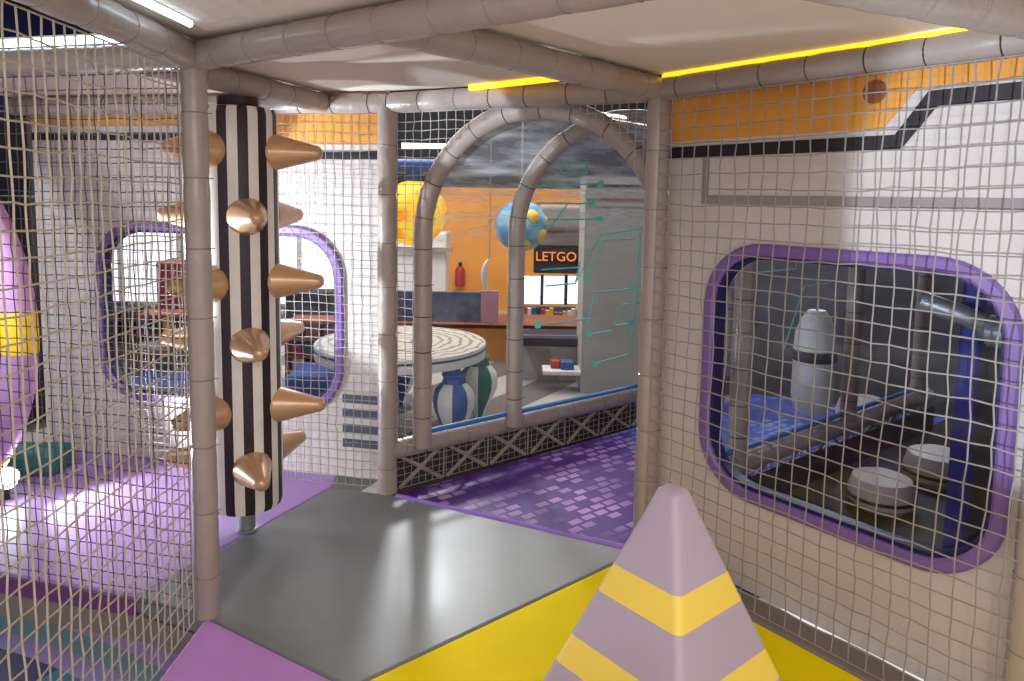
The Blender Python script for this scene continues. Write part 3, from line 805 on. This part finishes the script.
# white pillar, extinguisher box, counters
o = pbox(392, 232, 446, 291, 9.5, .5, FZ).build('white_booth', M['white'], smooth=False, bevel=.02); tag(o, 'bright white booth front before the orange wall, under the lantern', 'booth')
pbox(396, 247, 452, 252, 9.40, .1).build('grey_bar', M['grey_paint'], o, smooth=False)
root = empty('fire_extinguisher', at(460, 286, 10.92)); tag(root, 'red fire extinguisher hanging on the orange wall', 'extinguisher')
e0 = at(460, 286, 10.92)
MB().lathe([(.07, 0), (.075, .02), (.075, .24), (.05, .29), (.025, .31)], e0, UZ, 20).build('cylinder', M['red'], root)
MB().lathe([(.025, .31), (.03, .33), (.03, .37)], e0, UZ, 12).build('valve', M['dark'], root)
o = pbox(385, 291, 481, 323, 7.6, .06).build('notice_board', M['bluegrey'], smooth=False); tag(o, 'blue-grey panel standing on the amber counter beyond the table', 'panel')
o = pbox(481, 291, 498, 323, 7.55, .08).build('mauve_panel', M['mauve'], smooth=False); tag(o, 'mauve panel beside the blue-grey panel on the amber counter', 'panel')
root = empty('bar_counter', (-.6, 7.8, FZ)); tag(root, 'long amber counter beyond the round table', 'counter')
b = pbox(330, 326, 600, 400, 7.5, .6, FZ); b.build('body', M['counter'], root, smooth=False)
pbox(326, 322, 604, 327, 7.46, .7).build('worktop', M['brown'], root, smooth=False)
# crescent sign
cs = [at(488 - 8 * math.cos(t) + 4, 275 - 17 * math.sin(t), 7.4) for t in [(-1.25 + 2.5 * k / 14) for k in range(15)]]
o = MB().tube(cs, .03, 8, rf=lambda i: .004 + .03 * math.sin(PI * i / 14)).build('crescent_light', M['white']); tag(o, 'slim white crescent ornament hanging before the orange wall', 'ornament')
MB().tube([cs[14], up(cs[14], 3.6)], .006, 6).build('hanging_wire', M['steel'], o)
# windows, sign and shelf behind the second arch
for k in range(3):
    x0 = 518 + k * 24
    w_ = struct(empty('window_%d' % (3 + k), at(x0, 305, 9.2)))
    pbox(x0 + 1, 276, x0 + 23, 304, 9.2, .02).build('glass', M['glow_window'], w_, smooth=False)
    fb = MB()
    for (xa, xb) in ((x0, x0 + 1.2), (x0 + 22.8, x0 + 24)):
        a = at(xa, 275, 9.15); c_ = at(xb, 305, 9.15); fb.abox(a.x, c_.x, 9.15, 9.22, c_.z, a.z)
    fb.build('window_frame', M['bluegrey'], w_, smooth=False)
sg = empty('shop_sign', at(562, 272, 8.9)); tag(sg, 'dark sign with glowing orange letters above the far windows', 'sign')
pbox(534, 245, 586, 274, 8.9, .08).build('sign_board', M['hall_dark'], sg, smooth=False, bevel=.02)
cu = bpy.data.curves.new('sign_text', 'FONT'); cu.body = 'LETGO'; cu.size = .165; cu.extrude = .008; cu.align_x = 'CENTER'; cu.align_y = 'CENTER'
to = bpy.data.objects.new('tmp', cu); C.objects.link(to)
dg = bpy.context.evaluated_depsgraph_get(); me = bpy.data.meshes.new_from_object(to.evaluated_get(dg))
bpy.data.objects.remove(to)
lt = bpy.data.objects.new('sign_letters', me); C.objects.link(lt)
me.materials.clear(); me.materials.append(mat('sign_orange', (1, .35, .1), .5, emit=(1, .3, .06), es=.9))
lt.parent = sg; lt.location = at(556, 257, 8.88) - sg.location; lt.rotation_euler = (PI / 2, 0, 0)
o = pbox(512, 230, 590, 246, 8.6, .5).build('white_canopy', M['hall_grey'], smooth=False, bevel=.03); tag(o, 'pale angular canopy above the dark sign', 'canopy')
o = pbox(540, 205, 600, 232, 8.4, .6).build('angular_bulkhead', M['grey_paint'], smooth=False, bevel=.05); tag(o, 'grey angular bulkhead over the canopy', 'bulkhead')
root = empty('display_shelf', at(553, 322, 8.4)); tag(root, 'low display shelf of small goods under the far windows', 'shelf')
pbox(516, 318, 590, 322, 8.4, .3).build('shelf_board', M['yellow'], root, smooth=False)
pbox(516, 306, 590, 318, 8.68, .03).build('shelf_back', M['bluegrey'], root, smooth=False)
rnd = random.Random(5)
cols = ['red', 'blue', 'yellow', 'white', 'green', 'mauve', 'dark', 'rust']
for k in range(16):
    x = 519 + k * 4.4
    h_ = rnd.uniform(5, 11)
    c_ = rnd.choice(cols)
    o = pbox(x, 318 - h_, x + 3.6, 318, 8.42 + rnd.uniform(0, .1), .08).build('goods_box', M[c_], smooth=False, bevel=.006)
    tag(o, 'tiny coloured goods box on the display shelf under the far windows', 'box', 'goods on the display shelf')
root = empty('reception_desk', at(550, 405, 6.8)); tag(root, 'white and grey reception desk with violet edge behind the tunnel', 'desk')
pbox(514, 338, 584, 346, 6.68, .5).build('dark_top_panel', M['dark'], root, smooth=False)
pbox(516, 346, 584, 425, 6.75, .45, FZ).build('body', M['hall_grey'], root, smooth=False)
pbox(514, 335, 584, 338, 6.66, .04).build('violet_edge', M['purple_frame'], root, smooth=False)
b = MB(); pts = [(526, 346), (548, 346), (566, 398), (545, 398)]
fr6 = lambda u, v, w: at(u, v, 6.74 + w)
b.fprism(lambda u, v, w: at(u, v, 6.74 + w), pts, 0, .008); b.build('grey_slash', M['grey_paint'], root, smooth=False)
o = pbox(551, 361, 560, 371, 6.4, .1).build('storage_box', M['red'], smooth=False, bevel=.01); tag(o, 'small red box before the white reception desk', 'box')
o = pbox(561, 362, 574, 373, 6.35, .12).build('storage_box', M['blue'], smooth=False, bevel=.01); tag(o, 'small blue box before the white reception desk, beside the red one', 'box')
o = pbox(543, 371, 582, 376, 6.3, .25).build('bench_seat', M['white'], smooth=False, bevel=.01); tag(o, 'white bench top carrying the red and blue boxes', 'bench')
pier = struct(pbox(586, 176, 668, 420, 6.3, .5, FZ).build('wall_pier', M['hall_grey'], smooth=False))
for ya, yb, mm in ((184, 188, 'dark'), (198, 201, 'brown'), (206, 207.5, 'grey_paint')): pbox(588, ya, 666, yb, 6.285, .02).build('stripe', M[mm], pier, smooth=False)
# things behind the left window
x0 = at(100, 300, 8.5)
w_ = struct(empty('window_6', at(200, 300, 8.6)))
a = at(60, 205, 8.6); c_ = at(360, 305, 8.6)
MB().abox(a.x, c_.x, 8.6, 8.62, c_.z, a.z).build('glass', M['glow_window'], w_, smooth=False)
fb = MB()
for k in range(6):
    xx = a.x + (c_.x - a.x) * k / 5
    fb.abox(xx - .03, xx + .03, 8.55, 8.6, c_.z, a.z)
fb.build('mullions', M['white'], w_, smooth=False)
o = pbox(155, 262, 182, 322, 6.4, .3, FZ).build('vending_cabinet', M['red'], smooth=False, bevel=.02); tag(o, 'red upright cabinet seen through the left window', 'cabinet')
def shelfunit(x0, x1, y0, y1, d, m, label, n=4):
    root = empty('shelf_unit', up(at((x0 + x1) / 2, y1, d), FZ)); tag(root, label, 'shelf')
    pa_, pb_ = at(x0, y0, d), at(x1, y1, d)
    X0, X1, Z1 = pa_.x, pb_.x, pa_.z; Z0 = pb_.z
    MB().abox(X0, X1, d + .28, d + .30, Z0, Z1).build('back_board', M['brown'], root, smooth=False)
    for xx in (X0, X1): MB().abox(xx - .015, xx + .015, d, d + .3, Z0, Z1).build('side_board', M[m], root, smooth=False)
    for k in range(n + 1):
        z = Z0 + (Z1 - Z0) * k / n
        MB().abox(X0, X1, d, d + .3, z - .012, z + .012).build('shelf_board', M[m], root, smooth=False)
    return X0, X1, Z0, Z1
cnt = 0
for (xa, xb, ya, yb, d, m, lbl) in ((98, 128, 312, 372, 5.6, 'dark', 'dark shelf unit at the left inside the left window'), (130, 200, 316, 392, 5.7, 'rust', 'rust coloured shelf unit in the middle of the left window'),
                              (286, 345, 322, 392, 5.9, 'rust', 'rust coloured shelf unit seen right of the striped column')):
    X0, X1, Z0, Z1 = shelfunit(xa, xb, ya, yb, d, m, lbl)
    for r_ in range(4):
        x = X0 + .03
        while x < X1 - .1:
            w = rnd.uniform(.05, .12); h_ = (Z1 - Z0) / 4 * rnd.uniform(.45, .8); z = Z0 + (Z1 - Z0) * r_ / 4 + .012
            o = MB().abox(x, x + w, d + .05, d + .22, z, z + h_).build('goods_box', M[rnd.choice(cols + ['rust', 'white', 'brown'])], smooth=False)
            tag(o, 'small goods box on the ' + lbl, 'box', 'goods on the ' + lbl)
            x += w + rnd.uniform(.01, .05)
o = pbox(100, 384, 200, 410, 5.2, .5).build('blue_bin', M['blue'], smooth=False, bevel=.03); tag(o, 'long blue bin below the shelf units at the bottom of the left window', 'bin')
o = pbox(284, 376, 345, 405, 5.3, .5).build('blue_bin', M['blue'], smooth=False, bevel=.03); tag(o, 'blue bin below the shelf unit right of the striped column', 'bin')
o = pbox(284, 292, 330, 318, 6.6, .3, FZ).build('screen', M['dark'], smooth=False, bevel=.02); tag(o, 'dark screen seen right of the striped column through the window', 'screen')
lb = at(426, 146, 9.0)
root = empty('ceiling_lamp', lb); tag(root, 'small white lamp bar glowing in the dark hall above the lantern', 'lamp')
MB().abox(lb.x - .3, lb.x + .3, 8.97, 9.03, lb.z - .03, lb.z + .03).build('lit_bar', M['led_w'], root, smooth=False)
for sx in (-.25, .25): MB().tube([lb + UX * sx, up(lb + UX * sx, 3.6)], .008, 6).build('hanging_rod', M['dark'], root)
# dark racks at the far left
for k, (xa, xb, ya, yb) in enumerate(((-20, 30, 110, 180), (-20, 32, 195, 290))):
    o = pbox(xa, ya, xb, yb, 5.2 + .6 * (1 - k), .4, FZ).build('dark_cabinet', M['dark'], smooth=False, bevel=.02); tag(o, ['dark cabinet at the left edge, upper one behind the nets', 'dark cabinet at the left edge behind the purple hoop'][k], 'cabinet')

# ------------------------------------------------------------------ beyond the right window
def wz(x, y, d): return at(x, y, d)
np_ = at(974, 300, 2.25)
root = empty('navy_post', up(np_, -.3)); tag(root, 'navy blue steel post just behind the right window', 'post')
MB().box(up(np_, .8), WD, WN, UZ, .055, .05, 2.2).build('shaft', M['navy'], root, smooth=False, bevel=.008)
pp = at(972, 320, 2.2)
MB().tube([pp + Vector((-.13, .05, .05)), pp + Vector((-.05, -.02, .02)), pp + Vector((0, -.05, 0)), pp + Vector((.02, -.05, -.03))], .032, 14).build('pipe_elbow', M['steel'], root)
MB().lathe([(.03, 0), (.05, .01), (.05, .06), (.03, .07)], pp + Vector((.0, -.07, -.02)), WD, 18).build('clamp', M['steel'], root)
MB().lathe([(.045, 0), (.055, .01), (.055, .08), (.045, .09)], at(1000, 325, 2.15), WD, 18).build('clamp', M['steel'], root)
a = at(985, 300, 2.75)
o = MB().abox(a.x, a.x + 1.6, 2.75, 2.80, -.35, 2.0).build('black_screen', M['dark'], smooth=False); tag(o, 'black screen board behind the navy post', 'screen')
o = MB().box(Vector((3.3, 5.1, 1.0)), Vector((.72, -.69, 0)).normalized(), Vector((.69, .72, 0)).normalized(), UZ, 4.5, .05, 2.8).build('backdrop_panel', mat('mottled_grey', srgb(92, 88, 94), .6, .45, 2.5), smooth=False); tag(o, 'mottled grey panel deep behind the right window', 'panel')
def bag(c, h, r, label):
    root = empty('punch_bag', c - UZ * h / 2); tag(root, label, 'bag')
    pr = [(r * .55, -h * .5), (r * .85, -h * .45), (r, -h * .32), (r * .98, 0), (r * 1.02, h * .02), (r * .95, h * .28), (r * .7, h * .42), (r * .4, h * .5)]
    MB().lathe(pr, c, UZ, 26).build('padded_body', M['white'], root)
    MB().lathe([(r * 1.01, -.03), (r * 1.05, -.025), (r * 1.05, .025), (r * 1.01, .03)], c + UZ * .04, UZ, 26).build('black_strap', M['black_paint'], root)
    MB().tube([c + UZ * h * .48, up(c, 1.6)], .006, 6).build('hanging_rope', M['rope_grey'], root)
bag(at(814, 362, 3.80), .57, .11, 'white padded bag with black strap hanging behind the right window')
def pouf(c, r, label):
    root = empty('round_pouf', c); tag(root, label, 'pouf', 'pale poufs behind the right window')
    MB().lathe([(r * .8, 0), (r, r * .2), (r * 1.02, r * .6), (r * .9, r * 1.0), (r * .5, r * 1.15), (.01, r * 1.17)], c, UZ, 26).build('cushion', M['offwhite'], root)
    MB().tube([c + Vector((math.cos(2 * PI * k / 24) * r * 1.02, math.sin(2 * PI * k / 24) * r * 1.02, r * .4)) for k in range(24)], .008, 5, closed=True).build('piping', M['dark'], root)
struct(MB().prism([q(R - WN * .2 + WD * -.1), q(W - WN * .2 + WD * .8), (4.2, 2.2), (4.5, 4.8), (2.9, 5.0)], -.07, -.004).build('floor.001', M['dark'], smooth=False))
pouf(onz(880, 506, 0), .14, 'pale round pouf behind the right window, nearer the rail')
pouf(onz(936, 482, 0), .15, 'pale round pouf behind the right window, beside the navy post')
pouf(up(at(866, 402, 4.35), 0), .17, 'pale round pouf inside the tunnel, seen above its rail through the right window')

# ------------------------------------------------------------------ light
def area(name, loc, aim, sx, sy, e, col=(1, 1, 1)):
    l = bpy.data.lights.new(name, 'AREA'); l.shape = 'RECTANGLE'; l.size = sx; l.size_y = sy; l.energy = e; l.color = col
    o = bpy.data.objects.new(name, l); C.objects.link(o); o.location = loc
    o.rotation_euler = (Vector(aim) - Vector(loc)).to_track_quat('-Z', 'Y').to_euler(); return o
def spot(name, loc, aim, e, ang, col=(1, 1, 1), blend=.2, size=.03):
    l = bpy.data.lights.new(name, 'SPOT'); l.energy = e; l.spot_size = math.radians(ang); l.spot_blend = blend; l.color = col; l.shadow_soft_size = size
    o = bpy.data.objects.new(name, l); C.objects.link(o); o.location = loc
    o.rotation_euler = (Vector(aim) - Vector(loc)).to_track_quat('-Z', 'Y').to_euler(); return o
w = bpy.data.worlds.new('world'); bpy.context.scene.world = w; w.use_nodes = True
w.node_tree.nodes['Background'].inputs[0].default_value = (.92, .90, .92, 1)
w.node_tree.nodes['Background'].inputs[1].default_value = .9
area('hall_fill', (.2, -1.2, 2.2), (0, 3, .8), 2.6, 1.4, 48, (1, .93, .88))  # unseen fill light added behind the camera to brighten the frame evenly
area('hall_fill', (-.5, 8.0, 3.5), (-.5, 7.8, 0), 4, 3, 230, (1, .96, .9))
area('hall_fill', (-3.8, 6.0, 3.4), (-3.0, 5.0, 0), 2, 2, 120, (.95, .97, 1))
area('hall_fill', (1.0, 5.0, 3.0), (1.0, 6.2, .6), 1.2, .6, 14, (1, .97, .93))  # unseen fill light added to lighten the grey pier
spot('cool_spot', (-1.88, 2.88, 1.0), (-.40, 3.22, 1.32), 150, 66, (.78, .89, 1), .15, .03)  # unseen spot added to help the floodlight on post P and the beams
area('hall_fill', (3.0, 4.6, 2.6), (2.2, 3.6, 0), 1, 1, 25, (.85, .9, 1))
spot('cool_spot', (-2.3, 2.5, 1.25), (-1.8, 3.5, .95), 38, 110, (.78, .85, 1), .5, .05)  # unseen wide spot added to brighten the left end of the spaceship wall
spot('cool_spot', (-.93, 1.0, 1.5), (-.17, 3.2, 1.74), 240, 12, (.74, .86, 1), .15, .02)
spot('cool_spot', fp + aim * .06 + UZ * .02, (-.3, 3.1, .8), 75, 110, (.84, .92, 1), .3, .03)
spot('cool_spot', (-.75, 6.4, 2.3), (-.25, 2.6, 0), 290, 34, (.92, .95, 1), .4, .2)
spot('cool_spot', (-.9, .2, 1.2), (2.0, 1.9, 1.42), 230, 33, (.68, .82, 1), .2, .03)
spot('cool_spot', up(AF1 + AX * 2.7 + AD * .5, 1.6), up(AF1 + AX * .8 + AD * .9, .3), 45, 80, (.8, .92, 1), .4, .05)

sc = bpy.context.scene
sc.view_settings.view_transform = 'Standard'; sc.view_settings.look = 'None'
sc.view_settings.gamma = 1; sc.view_settings.use_curve_mapping = False
sc.view_settings.exposure = 0.0
sc.cycles.use_denoising = True
sc.cycles.max_bounces = 8; sc.cycles.transparent_max_bounces = 24
for o in bpy.data.objects:
    if '_o' in o: del o['_o']
